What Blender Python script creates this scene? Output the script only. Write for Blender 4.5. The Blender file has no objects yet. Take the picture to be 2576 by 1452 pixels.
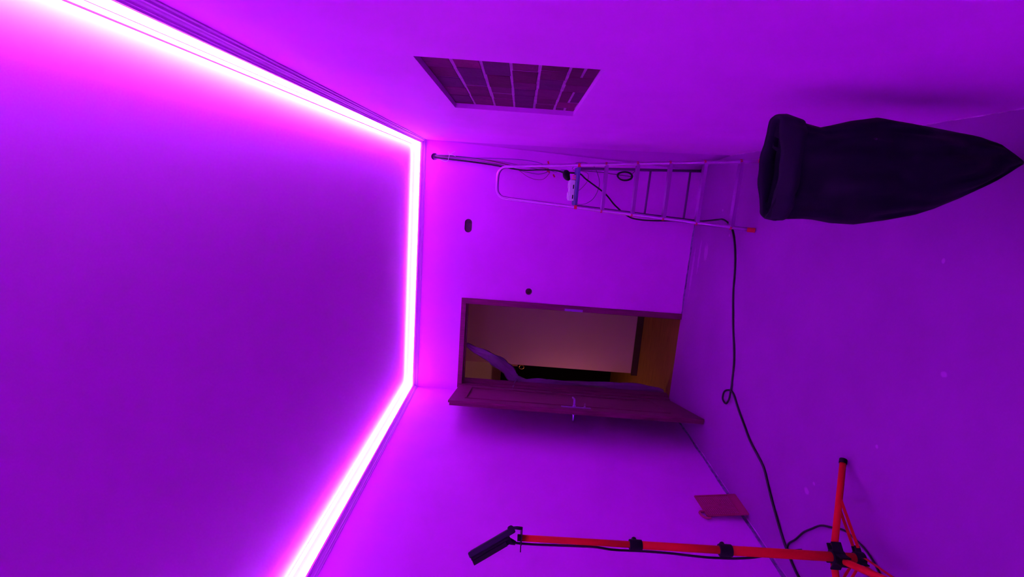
import bpy, bmesh, math, random
from mathutils import Vector, Matrix
random.seed(7)
S = bpy.context.scene
C = S.collection

# ------------------------------------------------------------------ camera, world, exposure
F_PX = 1240.8
cam_data = bpy.data.cameras.new('camera')
cam_data.sensor_fit = 'HORIZONTAL'
cam_data.sensor_width = 36.0
cam_data.lens = 36.0 * F_PX / 2576.0
cam_data.clip_start = 0.05
cam = bpy.data.objects.new('camera', cam_data)
C.objects.link(cam)
rw = Vector((0.97746, 0.19760, 0.07437))      # photographer's right
fw = Vector((-0.19854, 0.98008, 0.00543))     # viewing direction
up = Vector((-0.07182, -0.02007, 0.99722))    # photographer's up; the phone was held on its side
cam.matrix_world = Matrix((
    (-up.x, rw.x, -fw.x, 0.0),
    (-up.y, rw.y, -fw.y, 0.0),
    (-up.z, rw.z, -fw.z, 1.5821),
    (0, 0, 0, 1)))
S.camera = cam

w = bpy.data.worlds.new('world')
S.world = w
w.use_nodes = True
w.node_tree.nodes['Background'].inputs[0].default_value = (0.0, 0.0, 0.0, 1)
w.node_tree.nodes['Background'].inputs[1].default_value = 0.0

vs = S.view_settings
vs.view_transform = 'Standard'
vs.look = 'None'
vs.gamma = 1.0
vs.use_curve_mapping = False
vs.exposure = 3.0

LED_COLOR = (0.450, 0.004, 1.0)
LED_STRENGTH = 13.0
UP_COLOR = (0.5, 1.0, 0.7)
UP_WATT_PER_M = 0.46
HALL_POWER = 2.0

# room dimensions (metres)
XL, XR, YB, YF, ZC = -1.961, 0.367, 4.517, -1.60, 2.572
WT = 0.12                                      # wall thickness
DX0, DX1, DT = -1.893, -1.089, 2.026           # clear door opening


# ------------------------------------------------------------------ materials
def mat(name, col, rough=0.6, metal=0.0, bump=0.0, bscale=60.0, var=0.0, vscale=6.0, spec=0.5, trans=0.0, wood=False):
    m = bpy.data.materials.new(name)
    m.use_nodes = True
    nt = m.node_tree
    b = nt.nodes['Principled BSDF']
    b.inputs['Roughness'].default_value = rough
    b.inputs['Metallic'].default_value = metal
    b.inputs['Specular IOR Level'].default_value = spec
    b.inputs['Transmission Weight'].default_value = trans
    tc = nt.nodes.new('ShaderNodeTexCoord')
    c = (*col, 1)
    if var > 0 or wood:
        n = nt.nodes.new('ShaderNodeTexNoise')
        n.inputs['Scale'].default_value = vscale
        n.inputs['Detail'].default_value = 5
        if wood:
            mp = nt.nodes.new('ShaderNodeMapping')
            mp.inputs['Scale'].default_value = wood
            nt.links.new(tc.outputs['Object'], mp.inputs['Vector'])
            nt.links.new(mp.outputs[0], n.inputs['Vector'])
        else:
            nt.links.new(tc.outputs['Object'], n.inputs['Vector'])
        r = nt.nodes.new('ShaderNodeValToRGB')
        r.color_ramp.elements[0].position = 0.3
        r.color_ramp.elements[1].position = 0.7
        k = 1 - var
        r.color_ramp.elements[0].color = (col[0] * k, col[1] * k, col[2] * k, 1)
        r.color_ramp.elements[1].color = (min(1, col[0] * (1 + var)), min(1, col[1] * (1 + var)), min(1, col[2] * (1 + var)), 1)
        nt.links.new(n.outputs['Fac'], r.inputs['Fac'])
        nt.links.new(r.outputs['Color'], b.inputs['Base Color'])
    else:
        b.inputs['Base Color'].default_value = c
    if bump > 0:
        n2 = nt.nodes.new('ShaderNodeTexNoise')
        n2.inputs['Scale'].default_value = bscale
        n2.inputs['Detail'].default_value = 6
        nt.links.new(tc.outputs['Object'], n2.inputs['Vector'])
        bp = nt.nodes.new('ShaderNodeBump')
        bp.inputs['Strength'].default_value = bump
        bp.inputs['Distance'].default_value = 0.01
        nt.links.new(n2.outputs['Fac'], bp.inputs['Height'])
        nt.links.new(bp.outputs['Normal'], b.inputs['Normal'])
    return m


WALLC = (0.81, 0.070, 0.84)
M = {}
M['wall'] = mat('wall_plaster', WALLC, 0.75, bump=0.12, bscale=9, var=0.035, vscale=3, spec=0.25)
M['ceiling'] = mat('ceiling_paint', (0.77, 0.27, 0.79), 0.85, bump=0.05, bscale=14, spec=0.15)
M['molding'] = mat('molding_polystyrene', (0.70, 0.20, 0.74), 0.5, spec=0.4)
M['mortar'] = mat('mortar', (0.46, 0.05, 0.46), 0.9, bump=0.5, bscale=70, var=0.2, vscale=20)
M['redwood'] = mat('dark_red_wood', (0.20, 0.006, 0.10), 0.5, spec=0.15, var=0.25, vscale=5, wood=(30, 30, 1.5))
M['metal'] = mat('aluminium', (0.56, 0.10, 0.60), 0.32, metal=0.85)
M['dullmetal'] = mat('dull_aluminium', (0.20, 0.04, 0.25), 0.5, metal=0.3)
M['steel'] = mat('zinc_steel', (0.42, 0.12, 0.62), 0.35, metal=0.85)
M['redplastic'] = mat('red_plastic', (0.70, 0.02, 0.05), 0.5, spec=0.2)
M['gridplastic'] = mat('pink_red_plastic', (0.42, 0.015, 0.13), 0.5, spec=0.2)
M['orange'] = mat('orange_enamel', (0.78, 0.012, 0.018), 0.5, spec=0.12)
M['black'] = mat('black_plastic', (0.008, 0.006, 0.012), 0.5, spec=0.2)
M['blackcable'] = mat('black_rubber', (0.012, 0.012, 0.016), 0.5)
M['darkgrey'] = mat('dark_grey_casting', (0.020, 0.012, 0.035), 0.5, spec=0.2)
M['bag'] = mat('black_woven_bag', (0.009, 0.002, 0.016), 0.6, bump=0.3, bscale=18, spec=0.12)
M['white'] = mat('white_plastic', (0.8, 0.8, 0.8), 0.35)
M['greybox'] = mat('grey_wall_box', (0.22, 0.10, 0.16), 0.7)
M['brownwire'] = mat('brown_wire', (0.22, 0.05, 0.05), 0.5)
M['bluewire'] = mat('blue_wire', (0.05, 0.06, 0.30), 0.5)
M['greywire'] = mat('grey_wire', (0.16, 0.10, 0.20), 0.5)
M['whitewire'] = mat('white_wire', (0.80, 0.75, 0.80), 0.4)
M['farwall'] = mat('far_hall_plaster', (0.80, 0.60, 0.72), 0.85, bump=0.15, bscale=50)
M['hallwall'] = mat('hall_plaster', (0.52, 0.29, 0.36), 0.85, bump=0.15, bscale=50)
M['hallfloor'] = mat('hall_laminate', (0.20, 0.10, 0.02), 0.6, spec=0.1, var=0.2, vscale=4, wood=(1.0, 12, 1))
M['darkwood'] = mat('dark_stained_wood', (0.035, 0.012, 0.012), 0.5)
M['blackwood'] = mat('black_cabinet', (0.003, 0.002, 0.004), 0.7, spec=0.05)
M['sheet'] = mat('dust_sheet', (0.20, 0.10, 0.20), 0.65, var=0.15, spec=0.2)
M['brass'] = mat('brass', (0.85, 0.60, 0.20), 0.3, metal=1.0)
M['lens'] = mat('lamp_lens', (0.10, 0.09, 0.12), 0.12)


def emit(name, col, strength):
    m = bpy.data.materials.new(name)
    m.use_nodes = True
    nt = m.node_tree
    nt.nodes.remove(nt.nodes['Principled BSDF'])
    e = nt.nodes.new('ShaderNodeEmission')
    e.inputs[0].default_value = (*col, 1)
    e.inputs[1].default_value = strength
    nt.links.new(e.outputs[0], nt.nodes['Material Output'].inputs[0])
    return m


M['led'] = emit('led_glow', LED_COLOR, LED_STRENGTH)


def brick_material():
    m = mat('old_brick', (0.34, 0.07, 0.10), 0.85, bump=0.5, bscale=60, spec=0.1)
    nt = m.node_tree
    b = nt.nodes['Principled BSDF']
    at = nt.nodes.new('ShaderNodeAttribute')
    at.attribute_name = 'tint'
    tc = nt.nodes.new('ShaderNodeTexCoord')
    n = nt.nodes.new('ShaderNodeTexNoise')
    n.inputs['Scale'].default_value = 14
    n.inputs['Detail'].default_value = 6
    nt.links.new(tc.outputs['Object'], n.inputs['Vector'])
    mx = nt.nodes.new('ShaderNodeMixRGB')
    mx.blend_type = 'MULTIPLY'
    mx.inputs[0].default_value = 0.6
    nt.links.new(at.outputs['Color'], mx.inputs[1])
    r = nt.nodes.new('ShaderNodeValToRGB')
    r.color_ramp.elements[0].position = 0.35
    r.color_ramp.elements[0].color = (0.7, 0.7, 0.72, 1)
    r.color_ramp.elements[1].position = 0.65
    r.color_ramp.elements[1].color = (1.15, 1.1, 1.12, 1)
    nt.links.new(n.outputs['Fac'], r.inputs['Fac'])
    nt.links.new(r.outputs['Color'], mx.inputs[2])
    nt.links.new(mx.outputs[0], b.inputs['Base Color'])
    return m


M['brick'] = brick_material()


def floor_material():
    m = mat('screed_floor', (0.3, 0.05, 0.33), 0.7, bump=0.10, bscale=30, spec=0.15)
    nt = m.node_tree
    b = nt.nodes['Principled BSDF']
    tc = nt.nodes.new('ShaderNodeTexCoord')
    n = nt.nodes.new('ShaderNodeTexNoise')
    n.inputs['Scale'].default_value = 2.2
    n.inputs['Detail'].default_value = 8
    nt.links.new(tc.outputs['Object'], n.inputs['Vector'])
    r = nt.nodes.new('ShaderNodeValToRGB')
    r.color_ramp.elements[0].position = 0.3
    r.color_ramp.elements[0].color = (0.32, 0.03, 0.35, 1)
    r.color_ramp.elements[1].position = 0.7
    r.color_ramp.elements[1].color = (0.36, 0.035, 0.40, 1)
    nt.links.new(n.outputs['Fac'], r.inputs['Fac'])
    last = r.outputs['Color']
    # dried plaster spatters: (x, y, radius x, radius y)
    spots = [(-0.46, 4.30, .14, .020), (-0.62, 4.42, .20, .025), (-0.41, 4.16, .07, .04),
             (-0.55, 1.73, .010, .012), (-0.96, 1.95, .008, .008), (-1.42, 2.32, .016, .02), (-1.35, 2.28, .008, .01),
             (-0.23, 3.75, .012, .012), (-0.05, 3.95, .010, .014), (-0.15, 1.85, .01, .008)]
    for (x, y, rx, ry) in spots:
        mp = nt.nodes.new('ShaderNodeMapping')
        mp.inputs['Location'].default_value = (-x / rx, -y / ry, 0)
        mp.inputs['Scale'].default_value = (1 / rx, 1 / ry, 0)
        nt.links.new(tc.outputs['Object'], mp.inputs['Vector'])
        ln = nt.nodes.new('ShaderNodeVectorMath')
        ln.operation = 'LENGTH'
        nt.links.new(mp.outputs[0], ln.inputs[0])
        ad = nt.nodes.new('ShaderNodeMath')
        ad.operation = 'MULTIPLY_ADD'
        n3 = nt.nodes.new('ShaderNodeTexNoise')
        n3.inputs['Scale'].default_value = 25
        nt.links.new(tc.outputs['Object'], n3.inputs['Vector'])
        nt.links.new(n3.outputs['Fac'], ad.inputs[0])
        ad.inputs[1].default_value = 1.4
        nt.links.new(ln.outputs['Value'], ad.inputs[2])
        mr = nt.nodes.new('ShaderNodeMapRange')
        mr.inputs['From Min'].default_value = 1.3
        mr.inputs['From Max'].default_value = 1.9
        mr.inputs['To Min'].default_value = 0.75
        mr.inputs['To Max'].default_value = 0.0
        nt.links.new(ad.outputs[0], mr.inputs['Value'])
        mx = nt.nodes.new('ShaderNodeMixRGB')
        mx.inputs[2].default_value = (0.52, 0.06, 0.56, 1)
        nt.links.new(mr.outputs[0], mx.inputs[0])
        nt.links.new(last, mx.inputs[1])
        last = mx.outputs[0]
    nt.links.new(last, b.inputs['Base Color'])
    return m


M['floor'] = floor_material()


# ------------------------------------------------------------------ mesh helpers
def finish(name, bm, m, parent=None, smooth=False, bevel=0.0, seg=2):
    bmesh.ops.recalc_face_normals(bm, faces=bm.faces)
    me = bpy.data.meshes.new(name)
    bm.to_mesh(me)
    bm.free()
    ms = m if isinstance(m, (list, tuple)) else [m]
    for q in ms:
        me.materials.append(q)
    if smooth:
        for p in me.polygons:
            p.use_smooth = True
    o = bpy.data.objects.new(name, me)
    C.objects.link(o)
    if parent:
        o.parent = parent
        o.matrix_parent_inverse = Matrix.Translation(-Vector(parent.location))
    if bevel > 0:
        b = o.modifiers.new('bevel', 'BEVEL')
        b.width = bevel
        b.segments = seg
        b.limit_method = 'ANGLE'
    return o


def box(bm, lo, hi, mi=0, M4=None):
    vs_ = [Vector((x, y, z)) for x in (lo[0], hi[0]) for y in (lo[1], hi[1]) for z in (lo[2], hi[2])]
    if M4 is not None:
        vs_ = [M4 @ v for v in vs_]
    v = [bm.verts.new(q) for q in vs_]
    for f in ((0, 1, 3, 2), (4, 6, 7, 5), (0, 4, 5, 1), (2, 3, 7, 6), (0, 2, 6, 4), (1, 5, 7, 3)):
        fa = bm.faces.new([v[i] for i in f])
        fa.material_index = mi
    return v


def smooth_path(pts, n=8, closed=False):
    P = [Vector(p) for p in pts]
    out = []
    L = len(P)
    rng = range(L if closed else L - 1)
    for i in rng:
        p0 = P[(i - 1) % L] if (closed or i > 0) else P[0] * 2 - P[1]
        p1 = P[i]
        p2 = P[(i + 1) % L]
        p3 = P[(i + 2) % L] if (closed or i + 2 < L) else P[-1] * 2 - P[-2]
        for k in range(n):
            t = k / n
            out.append(0.5 * ((2 * p1) + (p2 - p0) * t + (2 * p0 - 5 * p1 + 4 * p2 - p3) * t * t + (3 * p1 - p0 - 3 * p2 + p3) * t ** 3))
    if not closed:
        out.append(P[-1])
    return out


def tube(bm, path, r, seg=10, closed=False, caps=True, mi=0, squash=None):
    P = [Vector(p) for p in path]
    n = len(P)
    rad = r if isinstance(r, (list, tuple)) else [r] * n
    T = []
    for i in range(n):
        a = P[(i - 1) % n] if (closed or i > 0) else P[i]
        b = P[(i + 1) % n] if (closed or i < n - 1) else P[i]
        d = (b - a)
        T.append(d.normalized() if d.length > 1e-9 else Vector((0, 0, 1)))
    ref = Vector((0, 0, 1)) if abs(T[0].z) < 0.9 else Vector((1, 0, 0))
    nrm = (ref - T[0] * ref.dot(T[0])).normalized()
    rings = []
    for i in range(n):
        nrm = (nrm - T[i] * nrm.dot(T[i]))
        nrm = nrm.normalized() if nrm.length > 1e-6 else T[i].orthogonal().normalized()
        bn = T[i].cross(nrm)
        ring = []
        for k in range(seg):
            a = 2 * math.pi * k / seg
            ring.append(bm.verts.new(P[i] + (nrm * math.cos(a) + bn * math.sin(a)) * rad[i]))
        rings.append(ring)
    for i in range(n if closed else n - 1):
        A, B = rings[i], rings[(i + 1) % n]
        for k in range(seg):
            f = bm.faces.new((A[k], A[(k + 1) % seg], B[(k + 1) % seg], B[k]))
            f.material_index = mi
            f.smooth = True
    if caps and not closed:
        for g in (rings[0][::-1], rings[-1]):
            bm.faces.new(g).material_index = mi
    return rings


def empty(name, loc):
    o = bpy.data.objects.new(name, None)
    o.location = loc
    o.empty_display_size = 0.05
    C.objects.link(o)
    return o


def tag(o, label=None, cat=None, group=None, kind=None):
    if label:
        o['label'] = label
    if cat:
        o['category'] = cat
    if group:
        o['group'] = group
    if kind:
        o['kind'] = kind
    return o


def struct(o, label=None, cat=None):
    return tag(o, label, cat, kind='structure')


def cut(o, bms):
    """carve real openings: boolean difference, baked into the mesh"""
    tmp = []
    for bm in bms:
        bmesh.ops.recalc_face_normals(bm, faces=bm.faces)
        me = bpy.data.meshes.new('tmp')
        bm.to_mesh(me)
        bm.free()
        t = bpy.data.objects.new('tmp', me)
        C.objects.link(t)
        tmp.append(t)
        md = o.modifiers.new('b', 'BOOLEAN')
        md.operation = 'DIFFERENCE'
        md.solver = 'EXACT'
        md.object = t
    bpy.context.view_layer.update()
    dg = bpy.context.evaluated_depsgraph_get()
    me = bpy.data.meshes.new_from_object(o.evaluated_get(dg))
    o.modifiers.clear()
    o.data = me
    for t in tmp:
        bpy.data.objects.remove(t, do_unlink=True)


def cyl_y(x, z, r, y0, y1, seg=28, bm=None):
    bm = bm or bmesh.new()
    a = [bm.verts.new((x + r * math.cos(2 * math.pi * k / seg), y0, z + r * math.sin(2 * math.pi * k / seg))) for k in range(seg)]
    b = [bm.verts.new((v.co.x, y1, v.co.z)) for v in a]
    for k in range(seg):
        bm.faces.new((a[k], a[(k + 1) % seg], b[(k + 1) % seg], b[k]))
    bm.faces.new(a)
    bm.faces.new(b[::-1])
    return bm


# ------------------------------------------------------------------ room shell
def slab(name, lo, hi, m, label=None, cat=None):
    bm = bmesh.new()
    box(bm, lo, hi)
    return struct(finish(name, bm, m), label, cat)


floor = slab('floor', (XL - WT, YF - WT, -0.10), (XR + WT, YB + 0.02, 0), M['floor'], 'bare screed floor of the violet lit room', 'floor')

# ceiling with a fine two-line shadow groove a few centimetres in from the walls
ceil = slab('ceiling', (XL - WT, YF - WT, ZC), (XR + WT, YB + WT, ZC + 0.1), M['ceiling'], 'smooth painted ceiling washed by the light strip', 'ceiling')


def ring_prism(q0, q1, z0, z1):
    bm = bmesh.new()
    rings = []
    for q in (q0, q1):
        for z in (z0, z1):
            rings.append([bm.verts.new(p) for p in ((XL + q, YF + q, z), (XR - q, YF + q, z), (XR - q, YB - q, z), (XL + q, YB - q, z))])
    a, b, c, d = rings  # q0z0 q0z1 q1z0 q1z1
    for k in range(4):
        j = (k + 1) % 4
        bm.faces.new((a[k], a[j], b[j], b[k]))
        bm.faces.new((c[k], c[j], d[j], d[k]))
        bm.faces.new((a[k], a[j], c[j], c[k]))
        bm.faces.new((b[k], b[j], d[j], d[k]))
    return bm


cut(ceil, [ring_prism(0.0450, 0.0500, ZC - 0.02, ZC + 0.030), ring_prism(0.0290, 0.0312, ZC - 0.02, ZC + 0.012)])

wl = slab('wall_left', (XL - WT, YF - WT, 0), (XL, YB, ZC), M['wall'], 'plain plastered wall behind the open door leaf', 'wall')
wf = slab('wall_front', (XL, YF - WT, 0), (XR, YF, ZC), M['wall'], 'plain plastered wall at the near end of the room', 'wall')
wr = slab('wall_right', (XR, YF - WT, 0), (XR + WT, YB, ZC), M['wall'], 'plain plastered wall with the bare brick patch', 'wall')
wb = slab('wall_back', (XL - WT, YB, 0), (XR + WT, YB + WT, ZC), M['wall'], 'plastered wall with the doorway at the far end', 'wall')

# niche in the right wall (shows old brick), opening traced in world metres
NY0, NY1, NZ0, NZ1 = 1.583, 2.540, 1.360, 1.938
nb = bmesh.new()
box(nb, (XR - 0.05, NY0, NZ0), (XR + 0.045, NY1, NZ1))
cut(wr, [nb])
db = bmesh.new()
FR = 0.045
box(db, (DX0 - FR, YB - 0.05, -0.05), (DX1 + FR, YB + WT + 0.05, DT + FR))
# slot of a double flush box: two overlapping round holes made as one stadium
st = bmesh.new()
SX, SZ, SR, SH = -0.362, 2.047, 0.0335, 0.028
pr = []
for k in range(15):
    a = math.pi * k / 14
    pr.append((SX + SH + SR * math.sin(a), SZ + SR * math.cos(a)))
for k in range(15):
    a = math.pi + math.pi * k / 14
    pr.append((SX - SH + SR * math.sin(a), SZ + SR * math.cos(a)))


def prism_y(bm, pr, y0, y1):
    a = [bm.verts.new((x, y0, z)) for x, z in pr]
    b = [bm.verts.new((x, y1, z)) for x, z in pr]
    n = len(pr)
    for k in range(n):
        bm.faces.new((a[k], a[(k + 1) % n], b[(k + 1) % n], b[k]))
    bm.faces.new(a[::-1])
    bm.faces.new(b)
    return bm


prism_y(st, pr, YB - 0.03, YB + 0.055)
cut(wb, [db, st, cyl_y(0.227, 2.381, 0.030, YB - 0.03, YB + 0.08), cyl_y(-0.933, 1.449, 0.0315, YB - 0.03, YB + 0.055)])

# fillet in the right back corner, darker than the walls: closes the corner at a slant towards the floor
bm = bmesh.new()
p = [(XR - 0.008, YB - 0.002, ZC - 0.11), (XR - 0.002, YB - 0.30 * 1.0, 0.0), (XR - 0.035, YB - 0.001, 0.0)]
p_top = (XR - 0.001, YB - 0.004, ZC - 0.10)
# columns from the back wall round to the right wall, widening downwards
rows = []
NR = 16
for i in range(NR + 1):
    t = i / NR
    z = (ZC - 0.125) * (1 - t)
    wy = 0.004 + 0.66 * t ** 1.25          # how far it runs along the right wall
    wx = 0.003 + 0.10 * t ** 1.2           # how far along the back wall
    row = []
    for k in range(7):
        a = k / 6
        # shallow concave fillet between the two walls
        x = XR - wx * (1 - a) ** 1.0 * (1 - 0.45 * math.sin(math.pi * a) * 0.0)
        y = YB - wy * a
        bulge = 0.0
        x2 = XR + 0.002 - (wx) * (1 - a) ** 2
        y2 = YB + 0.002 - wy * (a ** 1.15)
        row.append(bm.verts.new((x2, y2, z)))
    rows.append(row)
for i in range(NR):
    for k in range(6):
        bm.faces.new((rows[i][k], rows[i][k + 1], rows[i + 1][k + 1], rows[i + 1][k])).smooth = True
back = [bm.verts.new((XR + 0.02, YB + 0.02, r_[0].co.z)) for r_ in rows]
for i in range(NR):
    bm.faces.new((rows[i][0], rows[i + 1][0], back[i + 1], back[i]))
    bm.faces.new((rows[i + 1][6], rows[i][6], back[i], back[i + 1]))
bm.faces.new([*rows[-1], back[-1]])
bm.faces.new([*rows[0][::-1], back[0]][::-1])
corner = struct(finish('trim_5', bm, mat('darker_fillet', (0.64, 0.06, 0.68), 0.8, bump=0.2, bscale=9, spec=0.2)), 'slightly darker fillet in the corner behind the ladder', 'plaster')

# open joint between floor screed and plaster (left, back): thin uneven dark crack with plaster residue
def joint(name, pts, width, h, m, label):
    bm = bmesh.new()
    path = []
    for i in range(len(pts) - 1):
        a, b = Vector(pts[i]), Vector(pts[i + 1])
        n = int((b - a).length / 0.06) + 1
        for k in range(n):
            path.append(a.lerp(b, k / n))
    path.append(Vector(pts[-1]))
    prev = None
    for i, q in enumerate(path):
        d = (path[min(i + 1, len(path) - 1)] - path[max(i - 1, 0)]).normalized()
        s = Vector((-d.y, d.x, 0))
        ww = width * random.uniform(0.35, 1.0)
        hh = h * random.uniform(0.5, 1.0)
        ring = [bm.verts.new(q + Vector((0, 0, -0.002))), bm.verts.new(q + Vector((0, 0, hh))),
                bm.verts.new(q + s * ww * 0.5 + Vector((0, 0, hh * 0.8))), bm.verts.new(q + s * ww + Vector((0, 0, -0.002)))]
        if prev:
            for k in range(4):
                bm.faces.new((prev[k], prev[(k + 1) % 4], ring[(k + 1) % 4], ring[k]))
        prev = ring
    return struct(finish(name, bm, m), label, 'skirting')


M['ragged'] = mat('dark_joint', (0.20, 0.08, 0.28), 0.9, bump=0.6, bscale=40, var=0.5, vscale=30)
M['palestrip'] = mat('plaster_residue', (0.52, 0.06, 0.54), 0.8, bump=0.5, bscale=60, var=0.55, vscale=12)
joint('baseboard_left', [(XL, YB, 0), (XL, YF, 0)], 0.010, 0.020, M['ragged'], 'dark ragged joint along the foot of the left wall')
joint('baseboard_back', [(DX1 + FR, YB, 0), (XR, YB, 0)][::-1], 0.010, 0.014, M['ragged'], 'dark ragged joint along the foot of the back wall')
joint('baseboard_right', [(XR, YF, 0), (XR, YB - 0.55, 0)], 0.006, 0.006, M['palestrip'], 'pale plaster residue along the foot of the right wall')
joint('trim_6', [(XL + 0.014, 3.75, 0), (XL + 0.014, 0.9, 0)], 0.012, 0.002, M['palestrip'], 'pale plaster residue on the floor beside the left wall')

# ------------------------------------------------------------------ cornice (four lengths) and light strip
prof = [(0.0, 2.4555), (0.004, 2.4555), (0.006, 2.463), (0.012, 2.4645), (0.013, 2.471), (0.0165, 2.4745), (0.0195, 2.4815),
        (0.025, 2.483), (0.026, 2.4865), (0.0316, 2.489), (0.0316, 2.499), (0.028, 2.500), (0.026, 2.4905), (0.0, 2.4905)]
corners = [(XL, YF, 1, 1), (XR, YF, -1, 1), (XR, YB, -1, -1), (XL, YB, 1, -1)]
names = ['cornice moulding along the near wall', 'cornice moulding above the brick patch', 'cornice moulding above the doorway', 'cornice moulding above the open door leaf']
for i in range(4):
    bm = bmesh.new()
    a = corners[i]
    b = corners[(i + 1) % 4]
    A = [bm.verts.new((a[0] + a[2] * q, a[1] + a[3] * q, z)) for q, z in prof]
    B = [bm.verts.new((b[0] + b[2] * q, b[1] + b[3] * q, z)) for q, z in prof]
    n = len(prof)
    for k in range(n):
        bm.faces.new((A[k], A[(k + 1) % n], B[(k + 1) % n], B[k]))
    bm.faces.new(A)
    bm.faces.new(B[::-1])
    struct(finish('trim_%d' % (i + 1), bm, M['molding']), 'stepped ' + names[i], 'cornice')

bm = bmesh.new()
lp = [(0.003, 2.491), (0.014, 2.491), (0.014, 2.5035), (0.011, 2.507), (0.006, 2.507), (0.003, 2.5035)]
rings = []
for c in corners:
    rings.append([bm.verts.new((c[0] + c[2] * q, c[1] + c[3] * q, z)) for q, z in lp])
for i in range(4):
    A, B = rings[i], rings[(i + 1) % 4]
    for k in range(len(lp)):
        bm.faces.new((A[k], A[(k + 1) % len(lp)], B[(k + 1) % len(lp)], B[k]))
led = finish('led_strip', bm, M['led'])
tag(led, 'glowing violet light strip lying on the cornice round the ceiling', 'light strip')

# added band behind the strip, pale so that it lights up white
bm = ring_prism(0.0, 0.0022, 2.4905, ZC - 0.0005)
struct(finish('trim_7', bm, M['ceiling']), 'added pale band between light strip and ceiling', 'cornice')

# added greenish lamps that whiten the halo above the strip, one per wall
def up_light(x, y, lx, ly):
    L = max(lx, ly)
    a = bpy.data.lights.new('added_halo_lamp', 'AREA')
    a.shape = 'RECTANGLE'
    a.size, a.size_y = lx, ly
    a.color = UP_COLOR
    a.energy = UP_WATT_PER_M * L
    a.spread = math.radians(145)
    o = bpy.data.objects.new('added_halo_lamp', a)
    o.location = (x, y, 2.5085)
    o.rotation_euler = (math.pi, 0, 0)
    C.objects.link(o)


q_ = 0.0085
up_light((XL + XR) / 2, YB - q_, XR - XL - 0.03, 0.008)
up_light((XL + XR) / 2, YF + q_, XR - XL - 0.03, 0.008)
up_light(XL + q_, (YB + YF) / 2, 0.008, YB - YF - 0.03)
up_light(XR - q_, (YB + YF) / 2, 0.008, YB - YF - 0.03)

# ------------------------------------------------------------------ brick infill
bm = bmesh.new()
lay = bm.loops.layers.color.new('tint')
box(bm, (XR + 0.0232, NY0 - 0.004, NZ0 - 0.004), (XR + 0.06, NY1 + 0.004, NZ1 + 0.004), mi=1)
courses = 6
ch = (NZ1 - NZ0) / courses
rb = random.Random(3)
for c in range(courses):
    z1 = NZ1 - c * ch - (0.003 if c else 0)
    z0 = NZ1 - (c + 1) * ch + (0.003 if c < courses - 1 else 0)
    y = NY0 - rb.uniform(0.0, 0.08)
    while y < NY1:
        L = rb.choice([0.13, 0.15, 0.18, 0.21, 0.24])
        a, b_ = max(y, NY0), min(y + L, NY1)
        if b_ - a > 0.015:
            zz = [(z0, z1)]
            if c == courses - 1 and rb.random() < 0.55:
                zm_ = (z0 + z1) / 2
                zz = [(z0, zm_ - 0.003), (zm_ + 0.003, z1)]
            for (q0, q1) in zz:
                d = rb.uniform(0.0205, 0.0225)
                n0 = len(bm.faces)
                vv = box(bm, (XR + d, a + 0.004, q0 + rb.uniform(0, .003)), (XR + 0.05, b_ - 0.004, q1 - rb.uniform(0, .004)))
                for v in vv:
                    v.co.y += rb.uniform(-.002, .002)
                    v.co.z += rb.uniform(-.0015, .0015)
                base = rb.choice([(0.44, 0.010, 0.36), (0.43, 0.010, 0.34), (0.50, 0.012, 0.38), (0.40, 0.008, 0.31), (0.38, 0.010, 0.35), (0.37, 0.006, 0.27)])
                bm.faces.ensure_lookup_table()
                for f in bm.faces[n0:]:
                    for l in f.loops:
                        l[lay] = (*base, 1)
        y += L
brick = finish('brick_infill', bm, [M['brick'], M['mortar']], bevel=0.002)
tag(brick, 'patch of bare dark red bricks let into the right wall', 'brickwork')

# ------------------------------------------------------------------ door
door = struct(empty('door_1', (DX0, YB, 0)), 'dark red wooden door standing open against the left wall', 'door')
bm = bmesh.new()
y0, y1 = YB - 0.012, YB + WT + 0.01
box(bm, (DX0 - 0.040, y0, 0), (DX0, y1, DT + 0.045))
box(bm, (DX1, y0, 0), (DX1 + 0.052, y1, DT + 0.045))
box(bm, (DX0, y0, DT), (DX1, y1, DT + 0.045))
# rebate stops
box(bm, (DX0 - 0.001, y0 + 0.05, 0), (DX0 + 0.014, y1 - 0.004, DT))
box(bm, (DX1 - 0.014, y0 + 0.05, 0), (DX1 + 0.001, y1 - 0.004, DT))
box(bm, (DX0 + 0.01, y0 + 0.05, DT - 0.014), (DX1 - 0.01, y1 - 0.004, DT + 0.001))
frame = finish('door_frame', bm, M['redwood'], door, bevel=0.002)
bm = bmesh.new()
box(bm, (DX1 - 0.0005, YB - 0.0145, 0.93), (DX1 + 0.022, YB - 0.0115, 1.10))
strike = finish('strike_plate', bm, M['steel'], door)
strike['label'] = 'metal strike plate on the latch side of the frame'

H0 = Vector((-1.895, 4.492, 0))
H1 = Vector((-1.682, 3.663, 0))
du = (H1 - H0)
LW = du.length
du.normalize()
dn = Vector((-du.y, du.x, 0))
if dn.x < 0:
    dn = -dn
LM = Matrix((( du.x, -dn.x, 0, H0.x), (du.y, -dn.y, 0, H0.y), (0, 0, 1, 0), (0, 0, 0, 1)))  # local x along leaf, y away from camera side
LM = Matrix.Translation(H0) @ Matrix(((du.x, dn.x, 0, 0), (du.y, dn.y, 0, 0), (0, 0, 1, 0), (0, 0, 0, 1)))
TH = 0.042
bm = bmesh.new()
z0, z1 = 0.008, 2.034
core = 0.022
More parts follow.
